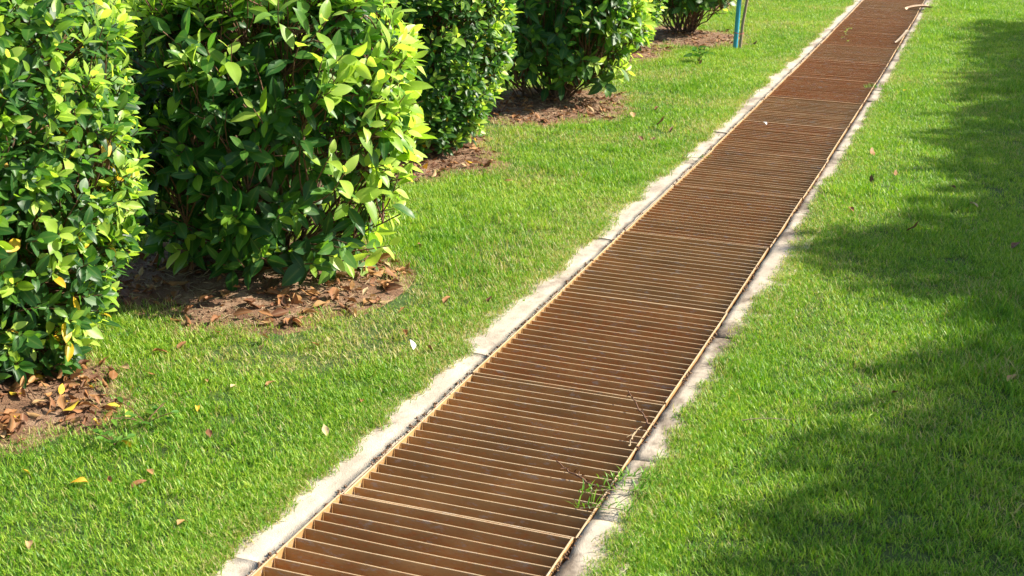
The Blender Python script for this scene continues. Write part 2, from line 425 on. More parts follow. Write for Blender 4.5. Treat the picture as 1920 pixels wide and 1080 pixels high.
TD = [leaf_template(1, .46, .1, .1, .03, 1, 6, roll=r_) for r_ in (.7, 1.2, 1.9, 2.4)] + [leaf_template(1, .5, .3, .5, .05, 2, 6), leaf_template(1, .46, .05, -.3, .04, 3, 6)]
def inst_mesh(name, temps, var, Mx, loc, scl, tone):
    """all instances baked into one mesh"""
    Vs, Fs, T, Rb, off = [], [], [], [], 0
    for k_, (v, f, rb) in enumerate(temps):
        idx = np.nonzero(var == k_)[0]
        if not len(idx): continue
        P = np.einsum('nij,vj->nvi', Mx[idx], v)*scl[idx][:, None, None] + loc[idx][:, None, :]
        Vs.append(P.reshape(-1, 3)); n_ = len(idx)
        Fs.append((f[None]+(np.arange(n_)*len(v))[:, None, None]+off).reshape(-1, 3)); off += n_*len(v)
        T.append(np.repeat(tone[idx], len(v))); Rb.append(np.tile(rb, n_))
    return mesh_np(name, np.concatenate(Vs), np.concatenate(Fs), True, {'tone': np.concatenate(T), 'rib': np.concatenate(Rb)})
def frames(ax, nrm):
    """rotation matrices with columns X, Y=ax, Z~nrm"""
    ax = unit(ax); x = unit(np.cross(ax, nrm)); z = np.cross(x, ax)
    return np.stack([x, ax, z], axis=-1)

# ------------------------------------------------------------------ bushes
def profile(z, Rb, H, z0, kind):
    t = np.clip((z-z0)/(H-z0), 0, 1)
    lo = (.70 if kind == 'A' else .74)
    r_ = lo+(1-lo)*np.clip(t/.40, 0, 1)**.7
    r_ = r_*np.where(t > .84, 1-.30*((t-.84)/.16)**2, 1)
    return Rb*r_
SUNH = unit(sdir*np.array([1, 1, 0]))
def make_bush_data(i, spec):
    cx, cy_, Rb, H, z0, kind = spec
    g = np.random.default_rng(100+i)
    nsh = {'A': 2150, 'B': 760}[kind]
    if i >= 4: nsh = int(nsh*.8)
    # canopy points
    u = g.random(nsh*2)
    side = u < .78
    th = g.uniform(0, 2*math.pi, nsh*2)
    z = np.where(side, z0+(H-z0)*g.random(nsh*2)**.95, H-.02)
    rr = profile(z, Rb, H, z0, kind)
    lump = 1+.10*(vnoise(th*2.2, z*3.5, 1.3, i)-.5)+.05*(vnoise(th*5, z*9, 1, i+9)-.5)
    depth = np.where(g.random(nsh*2) < (.68 if kind == 'A' else .62), g.random(nsh*2)**2*.10, g.uniform(.1, .5, nsh*2))
    r_ = np.where(side, rr*lump*(1-depth), np.sqrt(g.random(nsh*2))*rr*.95)
    p = np.stack([r_*np.cos(th), r_*np.sin(th), z+np.where(side, 0, g.normal(0, .025, nsh*2))], 1)
    keep = np.ones(nsh*2, bool)
    if kind == 'B':
        hole = fbm(th*1.9+i, z*3.6, 1.1, 21+i)
        keep &= (hole > .46) | (g.random(nsh*2) < .22)
        thin = np.clip((.42-(z-z0))/.42, 0, 1)                      # fewer shoots near the ground
        keep &= g.random(nsh*2) > thin*.62
    p = p[keep][:nsh]; side = side[keep][:nsh]; th = th[keep][:nsh]
    n = len(p)
    out = np.stack([np.cos(th), np.sin(th), np.zeros(n)], 1)
    tz = np.clip((p[:, 2]-z0)/(H-z0), 0, 1)
    if kind == 'A':
        d = out*(.85)[...] if False else out*.85 + np.array([0, 0, .55])*(.35+.9*tz)[:, None]
    else:
        d = out*(.95-.35*tz)[:, None] + np.array([0, 0, 1.])*(-.12+1.05*tz)[:, None]
    d[~side] = out[~side]*.3+np.array([0, 0, 1.])
    d = unit(d + g.normal(0, .28, (n, 3)))
    # sun-facing and top shoots carry pale young leaves; the pallor also paints in sunlight
    sunlit_flush = np.clip(.08 + 1.15*np.clip(out@SUNH, 0, 1)**1.5*side + .85*np.clip((tz-.66)/.30, 0, 1), 0, 1)
    if kind == 'A': sunlit_flush = np.clip(.12+.36*np.clip(out@SUNH, 0, 1)+.15*tz, 0, 1)
    rad = np.hypot(p[:, 0], p[:, 1])/np.maximum(profile(p[:, 2], Rb, H, z0, kind), .01)
    surf = np.where(side, rad, 1)
    Ls = (.074, .118) if kind == 'B' else (.044, .074)
    ax, nm, lc, sc, tn = [], [], [], [], []
    for s in range(n):
        nl = g.integers(6, 10) if kind == 'A' else g.integers(5, 9)
        dd = d[s]; ref = unit(np.cross(dd, [.3, .2, .9])); b = np.cross(dd, ref)
        a0 = g.uniform(0, 6.28); slen = (.075 if kind == 'A' else .13)*g.uniform(.7, 1.2)
        fl = g.random() < sunlit_flush[s] and surf[s] > .8
        big = g.uniform(.85, 1.15)
        for q in range(nl):
            t = q/(nl-1)
            an = a0+q*2.4+g.normal(0, .2)
            perp = ref*math.cos(an)+b*math.sin(an)
            tilt = R(np.interp(t, [0, .6, 1], [78, 55, 18])+g.normal(0, 9))
            if kind == 'B' and tz[s] < .6: tilt = max(tilt, R(30+30*(1-t)))
            A_ = dd*math.cos(tilt)+perp*math.sin(tilt)
            Nn = dd*math.sin(tilt)-perp*math.cos(tilt)
            if kind == 'B':
                A_ = A_+np.array([0, 0, -.30*(1-tz[s])*(1-t)-.12*(1-t)])
                Nn = Nn+np.array([0, 0, .55])+out[s]*.15
            else:
                Nn = Nn+np.array([0, 0, .35])
            A_ = unit(A_); Nn = unit(Nn+g.normal(0, .16, 3))
            lsz = g.uniform(*Ls)*big*np.interp(t, [0, .55, .85, 1], [1, 1, .8, .5])
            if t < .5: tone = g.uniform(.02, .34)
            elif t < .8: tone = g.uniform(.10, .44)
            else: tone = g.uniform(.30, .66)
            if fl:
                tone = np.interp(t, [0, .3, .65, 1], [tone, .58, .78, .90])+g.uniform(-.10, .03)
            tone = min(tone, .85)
            if kind == 'A' and t < .45 and g.random() < ((.07 if i == 0 else .035) if tz[s] < .5 else .012): tone = g.uniform(.93, 1)
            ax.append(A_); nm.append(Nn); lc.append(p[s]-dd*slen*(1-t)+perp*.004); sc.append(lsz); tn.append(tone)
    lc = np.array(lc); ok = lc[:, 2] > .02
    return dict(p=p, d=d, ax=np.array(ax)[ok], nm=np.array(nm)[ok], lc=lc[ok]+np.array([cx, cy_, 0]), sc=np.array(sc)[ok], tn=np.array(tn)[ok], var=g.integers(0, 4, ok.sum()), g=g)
BD = [make_bush_data(i, s) for i, s in enumerate(BUSH)]
for b in BD:
    b['M'] = frames(b['ax'], b['nm'])
    b['M'][:, :, 0] *= b['g'].uniform(.76, 1.14, len(b['sc']))[:, None]; b['M'][:, :, 2] *= b['g'].uniform(.3, 2.0, len(b['sc']))[:, None]
# which leaves show largest from the photograph's side: a coarse depth buffer
GW, GH = 640, 360
best = np.full(GW*GH, 1e9); own = np.full(GW*GH, -1, np.int64)
allid, cells, deps, base = [], [], [], 0
grid_s = [(t, s) for t in np.linspace(.12, .92, 9) for s in (-.16, -.08, 0, .08, .16)]
for b in BD:
    pts = np.array([(s*(1-abs(2*t-1)**2+.1), t, 0) for t, s in grid_s])
    P = np.einsum('nij,vj->nvi', b['M'], pts)*b['sc'][:, None, None]+b['lc'][:, None, :]-CAM_P
    zc = P@fwd; px = (960+CAM_F*(P@rgt)/zc)/3; py = (540-CAM_F*(P@upv)/zc)/3
    ix, iy = np.floor(px).astype(int), np.floor(py).astype(int)
    ids = np.repeat(np.arange(len(b['sc']))+base, len(pts)).reshape(ix.shape)
    ok = (ix >= 0) & (ix < GW) & (iy >= 0) & (iy < GH)
    cells.append((iy*GW+ix)[ok]); deps.append(zc[ok]); allid.append(ids[ok]); b['base'] = base; base += len(b['sc'])
cells, deps, allid = map(np.concatenate, (cells, deps, allid))
o_ = np.lexsort((deps, cells)); c_ = cells[o_]; first = np.ones(len(c_), bool); first[1:] = c_[1:] != c_[:-1]
counts = np.bincount(allid[o_][first], minlength=base)

LEAFME = {'A': [], 'B': []}
for kd, temps in (('A', TA), ('B', TB)):
    for v, f, rb in temps:
        me = mesh_np('leaf', v, f, True, {'rib': rb}); me.materials.append(M_LEAF); LEAFME[kd].append(me)
BLAB = ['clipped small-leaved bush with some yellow leaves, cut off by the left edge of the photo',
        'large bush of big broad leaves with bare stems inside, over sandy mulch',
        'dense dark small-leaved bush just behind the large broad-leaved bush',
        'bush with bright broad leaves and bare slanting stems over round leafy mulch',
        'sliver of small-leaved bush between the slanting-stem bush and the blue stake bush',
        'far bush with bare woody base beside the blue stake',
        'small-leaved bush beyond the bush by the blue stake, above the photo']
def bez(a, b, c, n=7):
    t = np.linspace(0, 1, n)[:, None]; return (1-t)**2*a+2*t*(1-t)*b+t*t*c
for i, (spec, b) in enumerate(zip(BUSH, BD)):
    cx, cy_, Rb, H, z0, kind = spec; g = b['g']
    root = empty('bush', (cx, cy_, 0)); tag(root, BLAB[i], 'bush', 'clipped bushes in a row on the left lawn')
    org = np.array([cx, cy_, 0])
    # stems
    mains, nst = [], (10 if kind == 'B' else 11)
    for s in range(nst):
        th = g.uniform(0, 2*math.pi)
        fr = g.uniform(.25, .85); hz = g.uniform(.55, .9)*H if fr < .6 else g.uniform(.3, .65)*H
        e = np.array([Rb*fr*math.cos(th), Rb*fr*math.sin(th), hz])
        a = np.array([g.normal(0, .05), g.normal(0, .05), -.03])
        mid = np.array([e[0]*g.uniform(.3, .8), e[1]*g.uniform(.3, .8), hz*g.uniform(.2, .4)])+g.normal(0, .03, 3)
        pl = bez(a, mid, e, 9); pl[1:-1] += g.normal(0, .009, (7, 3)); mains.append(pl)
        v, f = tube(pl, np.linspace(.012, .005, 9)*g.uniform(.6, 1.15), 6)
        link('stem', mesh_np('stem', v, f), root, [M_BARK])
    if kind == 'B':                                                 # bare low stems leaning out to the rim
        for s in range(26):
            th = g.uniform(0, 2*math.pi); fr = g.uniform(.55, .95); hz = g.uniform(.20, .6)*H
            e = np.array([Rb*fr*math.cos(th), Rb*fr*math.sin(th), hz]); a = np.array([.05*math.cos(th)+g.normal(0, .03), .05*math.sin(th)+g.normal(0, .03), -.02])
            pl = bez(a, e*np.array([.5, .5, .38]), e, 9); pl[1:-1] += g.normal(0, .006, (7, 3)); mains.append(pl)
            v, f = tube(pl, np.linspace(.0075, .0035, 9)*g.uniform(.7, 1.2), 5); link('stem', mesh_np('stem', v, f), root, [M_BARK])
    allp = np.concatenate(mains)
    tw = []
    for s in range(len(b['p'])):
        p, d = b['p'][s], b['d'][s]
        dist = np.linalg.norm(allp-(p-np.array([0, 0, .22]))*np.array([.75, .75, 1]), axis=1)
        j = allp[np.argmin(dist)]
        if np.linalg.norm(j-p) > .5: j = p-(p-j)*.5/np.linalg.norm(j-p)
        pl = bez(j, p-d*.14-np.array([0, 0, .02]), p, 5)
        v, f = tube(pl, np.linspace(.0034, .0016, 5)*(1.15 if kind == 'B' else .9), 4); tw.append((v, f))
        if kind == 'B' and g.random() < .30:                        # bare clipped stubs
            e = p-d*.06+g.normal(0, .05, 3); v, f = tube(bez(p-d*.2, p-d*.12, e, 4), np.linspace(.0032, .002, 4), 4); tw.append((v, f))
    v, f = join(tw)
    tag(link('twigs', mesh_np('twigs', v, f), root, [M_TWIG]), kind='stuff')
    # leaves: those that show largest are objects, the rest one mass
    cnt = counts[b['base']:b['base']+len(b['sc'])]
    ordr = np.argsort(-cnt)[:300]; ordr = ordr[cnt[ordr] > 0]
    single = np.zeros(len(cnt), bool); single[ordr] = True
    mk = ~single
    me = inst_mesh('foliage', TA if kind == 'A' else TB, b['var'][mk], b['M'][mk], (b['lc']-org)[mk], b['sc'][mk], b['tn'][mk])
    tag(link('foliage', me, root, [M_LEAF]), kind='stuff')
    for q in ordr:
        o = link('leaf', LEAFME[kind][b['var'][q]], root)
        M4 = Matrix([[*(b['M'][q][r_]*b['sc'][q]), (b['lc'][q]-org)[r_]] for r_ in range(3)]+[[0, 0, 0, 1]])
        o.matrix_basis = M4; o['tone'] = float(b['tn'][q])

# ------------------------------------------------------------------ bare soil under the bushes, with dry leaves
DRYME = []
for v, f, rb in TD:
    me = mesh_np('dry_leaf', v, f, True, {'rib': rb}); me.materials.append(M_DRY); DRYME.append(me)
def soil_z(i, x, y):
    q = soil_r(i, x, y)
    return .004 + .028*np.clip(1-q, 0, 1)**.8 + (.022*(fbm(x, y, 14, i)-.5)+.022*(fbm(x, y, 5, i+4)-.5))*np.clip(2*(1-q), 0, 1) - .02*np.clip(q-1, 0, 1)
LIT = [(300, 0.0), (290, 0.0), (230, 0.), (280, 0.), (90, 0.), (170, 0.), (10, 0)]
for i, (cx, cy_, ax_, ay_) in enumerate(SOIL):
    na, nr = 72, 22; Vv = [(cx, cy_, float(soil_z(i, np.array(cx), np.array(cy_))))]
    for r_ in range(1, nr+1):
        th = np.linspace(0, 2*math.pi, na, endpoint=False); q = r_/nr*1.22
        x = cx+ax_*q*np.cos(th); y = cy_+ay_*q*np.sin(th)
        x = np.minimum(x, -1.75)
        z = soil_z(i, x, y); Vv += list(zip(x, y, z))
    Ff = [(0, 1+j, 1+(j+1) % na) for j in range(na)]
    for r_ in range(nr-1):
        a0, b0 = 1+r_*na, 1+(r_+1)*na
        Ff += [(a0+j, b0+j, b0+(j+1) % na, a0+(j+1) % na) for j in range(na)]
    soil = link('bare_soil', mesh_np('bare_soil', Vv, Ff), None, [M_SOIL]); tag(soil, kind='structure')
    g = np.random.default_rng(300+i)
    nL = LIT[i][0]; c = 0; tries = 0
    while c < nL and tries < 6000:
        tries += 1
        x = cx+g.uniform(-1.15, 1.15)*ax_; y = cy_+g.uniform(-1.15, 1.15)*ay_
        q = soil_r(i, x, y)
        if q > 1.06: continue
        dens = {0: 1, 1: .25+1.5*np.clip((x-cx)/ax_-.25, 0, .5)+.55*(x < cx-.1)}.get(i, .4+.6*(fbm(np.array(x), np.array(y), 5, i) > .5))
        if y > cy_+.15*ay_ and x < cx+.4*ax_ and g.random() < .85: continue   # the far side is hidden by the bush
        if i == 0 and x < cx-.05*ax_: continue
        if g.random() > dens: continue
        o = link('dry_leaf', DRYME[[0, 1, 1, 2, 2, 3, 4, 5][g.integers(8)]], soil)
        s = g.uniform(.030, .068) if i == 0 else g.uniform(.038, .078)
        if i >= 2: s *= .8
        o.location = (x, y, float(soil_z(i, np.array(x), np.array(y)))+.004+g.uniform(0, .012)+(.012*g.random() if i == 0 else 0))
        o.rotation_euler = (g.normal(0, .35)+(math.pi if g.random() < .4 else 0), g.normal(0, .4), g.uniform(0, 6.28)); o.scale = (s, s, s)
        t = g.random()
        o['tone'] = float(g.uniform(.28, .62) if t < .62 else g.uniform(.08, .28) if t < .82 else g.uniform(.62, .82) if t < .95 else (g.uniform(.86, .96) if i in (0, 2) else .6))
        c += 1
    # straw, twig crumbs
    bits = []
    for s in range(1100 if i < 4 else 400):
        x = cx+g.uniform(-1, 1)*ax_; y = cy_+g.uniform(-1, 1)*ay_
        if soil_r(i, x, y) > .98: continue
        z = float(soil_z(i, np.array(x), np.array(y)))+.003; an = g.uniform(0, 6.28); L = g.uniform(.012, .06)*(2 if g.random() < .06 else 1)
        e = np.array([math.cos(an)*L, math.sin(an)*L, g.uniform(-.2, .3)*L]); a = np.array([x, y, z])
        bits.append(tube(np.array([a, a+e*.5+g.normal(0, .003, 3), a+e]), g.uniform(.0007, .0019), 3))
    v, f = join(bits); tag(link('straw', mesh_np('straw', v, f), soil, [M_STRAW if i % 2 else M_TWIG]), kind='stuff')
    # crumbs of earth
    cr_ = []
    for s in range(1100 if i < 4 else 300):
        x = cx+g.uniform(-1, 1)*ax_; y = cy_+g.uniform(-1, 1)*ay_
        if soil_r(i, x, y) > 1: continue
        z = float(soil_z(i, np.array(x), np.array(y))); r_ = g.uniform(.002, .008)*(1.6 if g.random() < .05 else 1)
        v = np.array([[1, 0, 0], [-1, 0, 0], [0, 1, 0], [0, -1, 0], [0, 0, 1], [0, 0, -1]])*r_*g.uniform(.6, 1.2, (6, 1))+np.array([x, y, z+r_*.3])
        f = np.array([[0, 2, 4], [2, 1, 4], [1, 3, 4], [3, 0, 4], [2, 0, 5], [1, 2, 5], [3, 1, 5], [0, 3, 5]]); cr_.append((v, f))
    v, f = join(cr_); tag(link('earth_crumbs', mesh_np('earth_crumbs', v, f, False), soil, [M_SOIL]), kind='stuff')

# ------------------------------------------------------------------ grass
def tuft(seed, nb, rad, hmin, hmax, lean, wid):
    g = np.random.default_rng(seed); Vs, Fs, tn, al, o = [], [], [], [], 0
    for b in range(nb):
        r_ = rad*math.sqrt(g.random()); th = g.uniform(0, 6.28); base = np.array([r_*math.cos(th), r_*math.sin(th), -.004])
        h = g.uniform(hmin, hmax); az = g.uniform(0, 6.28); ln = R(abs(g.normal(lean, 16))); cv = g.uniform(.1, 1.0)
        dr = np.array([math.cos(az), math.sin(az), 0]); sd = np.array([-math.sin(az), math.cos(az), 0])
        tw_ = g.uniform(-.9, .9); sd = unit(sd*math.cos(tw_)+dr*math.sin(tw_)*.6+np.array([0, 0, math.sin(tw_)*.5]))
        w = wid*g.uniform(.7, 1.25); pts = []; p = base.copy(); a = ln*.6
        for q in range(4):
            pts.append(p.copy()); p = p+(np.array([0, 0, 1])*math.cos(a)+dr*math.sin(a))*h/3; a += cv*.45
        ws = [w*.75, w, w*.72]
        for q in range(3): Vs += [pts[q]-sd*ws[q]/2, pts[q]+sd*ws[q]/2]; al += [q/3]*2
        Vs.append(pts[3]); al.append(1); t = g.random(); tn += [t]*7
        Fs += [(o, o+1, o+3), (o, o+3, o+2), (o+2, o+3, o+5), (o+2, o+5, o+4), (o+4, o+5, o+6)]; o += 7
    return mesh_np('grass_tuft', np.array(Vs), np.array(Fs), True, {'tone': tn, 'along': al})
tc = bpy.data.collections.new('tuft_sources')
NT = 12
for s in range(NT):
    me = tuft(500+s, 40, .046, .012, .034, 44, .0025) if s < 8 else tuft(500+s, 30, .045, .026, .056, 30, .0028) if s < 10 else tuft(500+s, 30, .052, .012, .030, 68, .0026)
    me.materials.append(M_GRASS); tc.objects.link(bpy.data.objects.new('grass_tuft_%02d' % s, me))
def grass_points():
    P = []
    g = np.random.default_rng(9)
    for (x0, x1, y0, y1, dn) in ((-4.5, 1.6, 1.6, 6.5, 1500), (-5.5, 2.6, 6.5, 11, 1050), (-7.5, 4, 11, 18, 700), (-9, 5.5, 18, 27, 300),
                                 (1.6, 6, 1.6, 6.5, 420), (-8, -4.5, 1.6, 6.5, 420), (2.6, 7, 6.5, 11, 420), (4, 8, 11, 18, 300), (-10, -5.5, 6.5, 11, 420), (-14, -7.5, 11, 18, 300), (-18, -9, 18, 30, 220), (-9, 8, 27, 36, 180), (-4.5, 5, -1.5, 1.6, 300)):
        n = int((x1-x0)*(y1-y0)*dn); P.append(np.stack([g.uniform(x0, x1, n), g.uniform(y0, y1, n)], 1))
    for e in (XL, XL+WD):                                           # thicker growth along the kerbs
        n = 9500; yy = 2.0+13*g.random(n)**1.5; P.append(np.stack([e+cu(yy)+(g.uniform(.04, .22, n) if e > -1 else -g.uniform(.06, .23, n)), yy], 1))
    P = np.concatenate(P); x, y = P[:, 0], P[:, 1]
    c = cu(y)
    # ragged grass edge over the kerbs
    nl = fbm(y, y*0, 3.2, 31); nl2 = vnoise(y, y*0+5, 17, 33)
    eL = XL+c-(.098+.040*(nl-.5)*2+.030*(nl2-.5)+.016*(vnoise(y, y*0+9, 41, 35)-.5))
    nr_ = fbm(y, y*0, 2.6, 41); nr2 = vnoise(y, y*0+5, 15, 43)
    eR = XL+WD+c+(.088+.022*(nr_-.5)*2+.026*(nr2-.5)+.016*(vnoise(y, y*0+9, 37, 45)-.5))
    ok = (x < eL) | (x > eR)
    # thin out right at the edge
    dk = np.where(x < -1.2, eL-x, x-eR)
    ok &= (dk > .006) | (g.random(len(x)) < .8)
    dry = np.clip(1-dk/.06, 0, 1)*.32
    for i in range(len(SOIL)):
        q = soil_r(i, x, y); ok &= (q > .99+.09*g.normal(size=len(x)))
        ok &= (q > 1.16) | (g.random(len(x)) < .75)
        dry = np.maximum(dry, np.clip(1.28-q, 0, .28)*1.6)
    # keep only what the camera could see, with a margin, at full density
    d = np.stack([x, y, np.zeros(len(x))], 1)-CAM_P; zc = d@fwd; px = 960+CAM_F*(d@rgt)/np.maximum(zc, .1); py = 540-CAM_F*(d@upv)/np.maximum(zc, .1)
    inn = (px > -420) & (px < 2600) & (py > -300) & (py < 1500) & (zc > .1)
    ok &= inn | (g.random(len(x)) < .5)
    x, y, dk, dry = x[ok], y[ok], dk[ok], dry[ok]; n = len(x)
    big = fbm(x, y, 1.3, 51); fine = fbm(x, y, 4.5, 52)
    dead = np.clip((fbm(x, y, 2.1, 53)-.50)*3.2, 0, 1)*np.where(x < -1.4, 1, .55)
    dead *= np.where((x < -1.55) & (y < 4.1), 1.7, .9)
    tone = np.clip(.47+.75*(big-.5)+.55*(fine-.5)+g.normal(0, .13, n)+.38*dead, 0, 1)
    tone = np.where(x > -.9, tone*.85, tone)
    keep = g.random(n) > .40*dead*(x < -1.4)
    idx = g.integers(0, 8, n)
    lng = (fbm(x, y, 1.9, 54) > .60) & (g.random(n) < .5)
    # long lush tufts just right of the second bush
    lush = np.exp(-(((x+1.98)/.28)**2+((y-5.0)/.45)**2)); lng |= g.random(n) < lush*.8
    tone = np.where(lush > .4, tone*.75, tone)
    idx = np.where(lng, g.integers(8, 10, n), idx)
    idx = np.where(((dk < .025) & (g.random(n) < .25)) | (g.random(n) < .18+.25*dead), g.integers(10, 12, n), idx)
    scl = g.uniform(.75, 1.2, n)*np.where(dk < .05, .8, 1)*(1+.02*np.clip(y-5, 0, 12))
    scl = scl*(.78+.5*fbm(x, y, 3.3, 57))
    straw = np.clip(.04+.46*dead+dry+g.normal(0, .03, n), 0, .8)
    rot = np.stack([g.normal(0, .10, n), g.normal(0, .10, n), g.uniform(0, 6.283, n)], 1)
    z = np.where(np.where(x < -1.1, x > XL+cu(y)-.156, x < XL+WD+cu(y)+.148), KERB_TOP, 0)
    return tuple(a[keep] for a in (np.stack([x, y, z], 1), idx, scl, rot, tone, straw))
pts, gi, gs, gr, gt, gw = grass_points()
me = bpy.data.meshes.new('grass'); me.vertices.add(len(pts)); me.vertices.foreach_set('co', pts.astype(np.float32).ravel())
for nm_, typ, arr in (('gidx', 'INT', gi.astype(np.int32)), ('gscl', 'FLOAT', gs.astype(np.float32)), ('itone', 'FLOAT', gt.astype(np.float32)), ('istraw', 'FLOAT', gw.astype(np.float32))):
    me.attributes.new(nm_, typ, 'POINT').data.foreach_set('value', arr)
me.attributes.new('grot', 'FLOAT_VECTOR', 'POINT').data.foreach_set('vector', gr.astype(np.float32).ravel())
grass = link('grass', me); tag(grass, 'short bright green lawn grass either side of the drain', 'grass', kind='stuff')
ng = bpy.data.node_groups.new('scatter_grass', 'GeometryNodeTree')
ng.interface.new_socket('Geometry', in_out='INPUT', socket_type='NodeSocketGeometry'); ng.interface.new_socket('Geometry', in_out='OUTPUT', socket_type='NodeSocketGeometry')
def gn(t, **kw):
    n_ = ng.nodes.new(t)
    for k_, v_ in kw.items(): setattr(n_, k_, v_)
    return n_
gin, gout = gn('NodeGroupInput'), gn('NodeGroupOutput')
ci = gn('GeometryNodeCollectionInfo'); ci.inputs['Collection'].default_value = tc; ci.inputs['Separate Children'].default_value = True; ci.inputs['Reset Children'].default_value = True
iop = gn('GeometryNodeInstanceOnPoints'); iop.inputs['Pick Instance'].default_value = True
def na(name, typ):
    n_ = gn('GeometryNodeInputNamedAttribute', data_type=typ); n_.inputs[0].default_value = name; return n_.outputs[0]
e2r = gn('FunctionNodeEulerToRotation')
ng.links.new(na('grot', 'FLOAT_VECTOR'), e2r.inputs[0])
ng.links.new(gin.outputs[0], iop.inputs['Points']); ng.links.new(ci.outputs[0], iop.inputs['Instance'])
ng.links.new(na('gidx', 'INT'), iop.inputs['Instance Index']); ng.links.new(e2r.outputs[0], iop.inputs['Rotation']); ng.links.new(na('gscl', 'FLOAT'), iop.inputs['Scale'])
ng.links.new(iop.outputs[0], gout.inputs[0])
md = grass.modifiers.new('scatter', 'NODES'); md.node_group = ng

# ------------------------------------------------------------------ trees on the right that shade the lawn
def shade_tree(gx, gy, h, lobes, label, seed):
    """lobes: (shadow x, shadow y, radius) in metres on the ground; crown sits at height h along the sun's direction"""
    g = np.random.default_rng(seed)
    k_ = np.array([sdir[0]/sdir[2], sdir[1]/sdir[2]])
    base = np.array([gx, gy, 0])
    root = empty('tree', tuple(base)); tag(root, label, 'tree', 'trees standing on the right lawn')
    ax, nm, lc, sc = [], [], [], []
    cents = []
    for (sx, sy_, r_) in lobes:
        hh = h+g.uniform(-.3, .3)
        L_ = r_*1.5; c = np.array([sx+SUNH[0]*L_+k_[0]*hh, sy_+SUNH[1]*L_+k_[1]*hh, hh]); cents.append((c, r_))
        n_ = int(2200*r_*r_)+60
        q = unit(g.normal(size=(n_, 3)))*(1.14*g.random(n_)**.42)[:, None]*r_*np.array([1, 1, .8])
        lc.append(c+q); ax.append(unit(g.normal(size=(n_, 3))+np.array([0, 0, -.4]))); nm.append(unit(g.normal(size=(n_, 3))*.6+np.array([0, 0, 1]))); sc.append(g.uniform(.11, .19, n_))
    lc = np.concatenate(lc)-base; ax = np.concatenate(ax); nm = np.concatenate(nm); sc = np.concatenate(sc)
    me = inst_mesh('crown', TA, g.integers(0, 4, len(sc)), frames(ax, nm), lc, sc, g.uniform(.05, .5, len(sc)))
    tag(link('crown', me, root, [M_LEAF]), kind='stuff')
    top = np.mean([c for c, _ in cents], axis=0)-base
    pl = bez(np.array([0, 0, -.05]), np.array([0, 0, top[2]*.6]), top*np.array([1, 1, .95]), 10)
    parts = [tube(pl, np.linspace(.13, .05, 10), 10)]
    v, f = join(parts); link('trunk', mesh_np('trunk', v, f), root, [M_BARK])
    for c, r_ in cents:
        a = pl[6]; v, f = tube(bez(a, (a+c-base)/2+np.array([0, 0, -.15]), c-base, 6), np.linspace(.045, .015, 6), 6)
        link('limb', mesh_np('limb', v, f), root, [M_BARK])
TREES = [(6.6, 6.0, 5.0, [(-.42, 2.5, .7), (-.34, 3.1, .65), (-.22, 3.75, .6), (-.02, 4.25, .5), (.18, 4.45, .7), (.4, 4.1, .9), (.2, 3.4, .9), (.5, 3.0, 1.0), (.6, 3.8, .9), (.1, 2.0, .9)], 'tree shading the near end of the right lawn', 1),
         (7.0, 9.0, 5.2, [(-.64, 5.35, .48), (-.22, 5.05, .42), (-.30, 5.8, .62), (.14, 4.7, .7), (.45, 4.6, .9), (.05, 5.2, .75), (.2, 5.6, .9), (.15, 6.2, .8), (-.22, 6.5, .6)], 'tree whose shade reaches furthest across the right lawn', 2),
         (7.0, 12.0, 5.2, [(-.20, 7.2, .62), (-.25, 7.9, .65), (-.22, 8.7, .70), (-.22, 9.6, .70), (.1, 7.0, .9), (.3, 7.8, 1.0), (.3, 8.8, 1.0), (.3, 9.6, 1.0)], 'tree shading the middle of the right lawn', 3),
         (7.0, 15.6, 5.2, [(-.25, 10.4, .75), (-.28, 11.4, .75), (-.30, 12.3, .75), (-.30, 13.2, .70), (.4, 10.4, 1.0), (.4, 12.0, 1.0)], 'tree shading the far end of the right lawn', 4)]
for t_ in TREES: shade_tree(*t_)
# ------------------------------------------------------------------ leaves lying about on the lawn, each its own thing
GB, GL, GR = 'yellow leaves fallen on the left lawn', 'brown leaves fallen on the left lawn', 'leaves fallen on the right lawn'
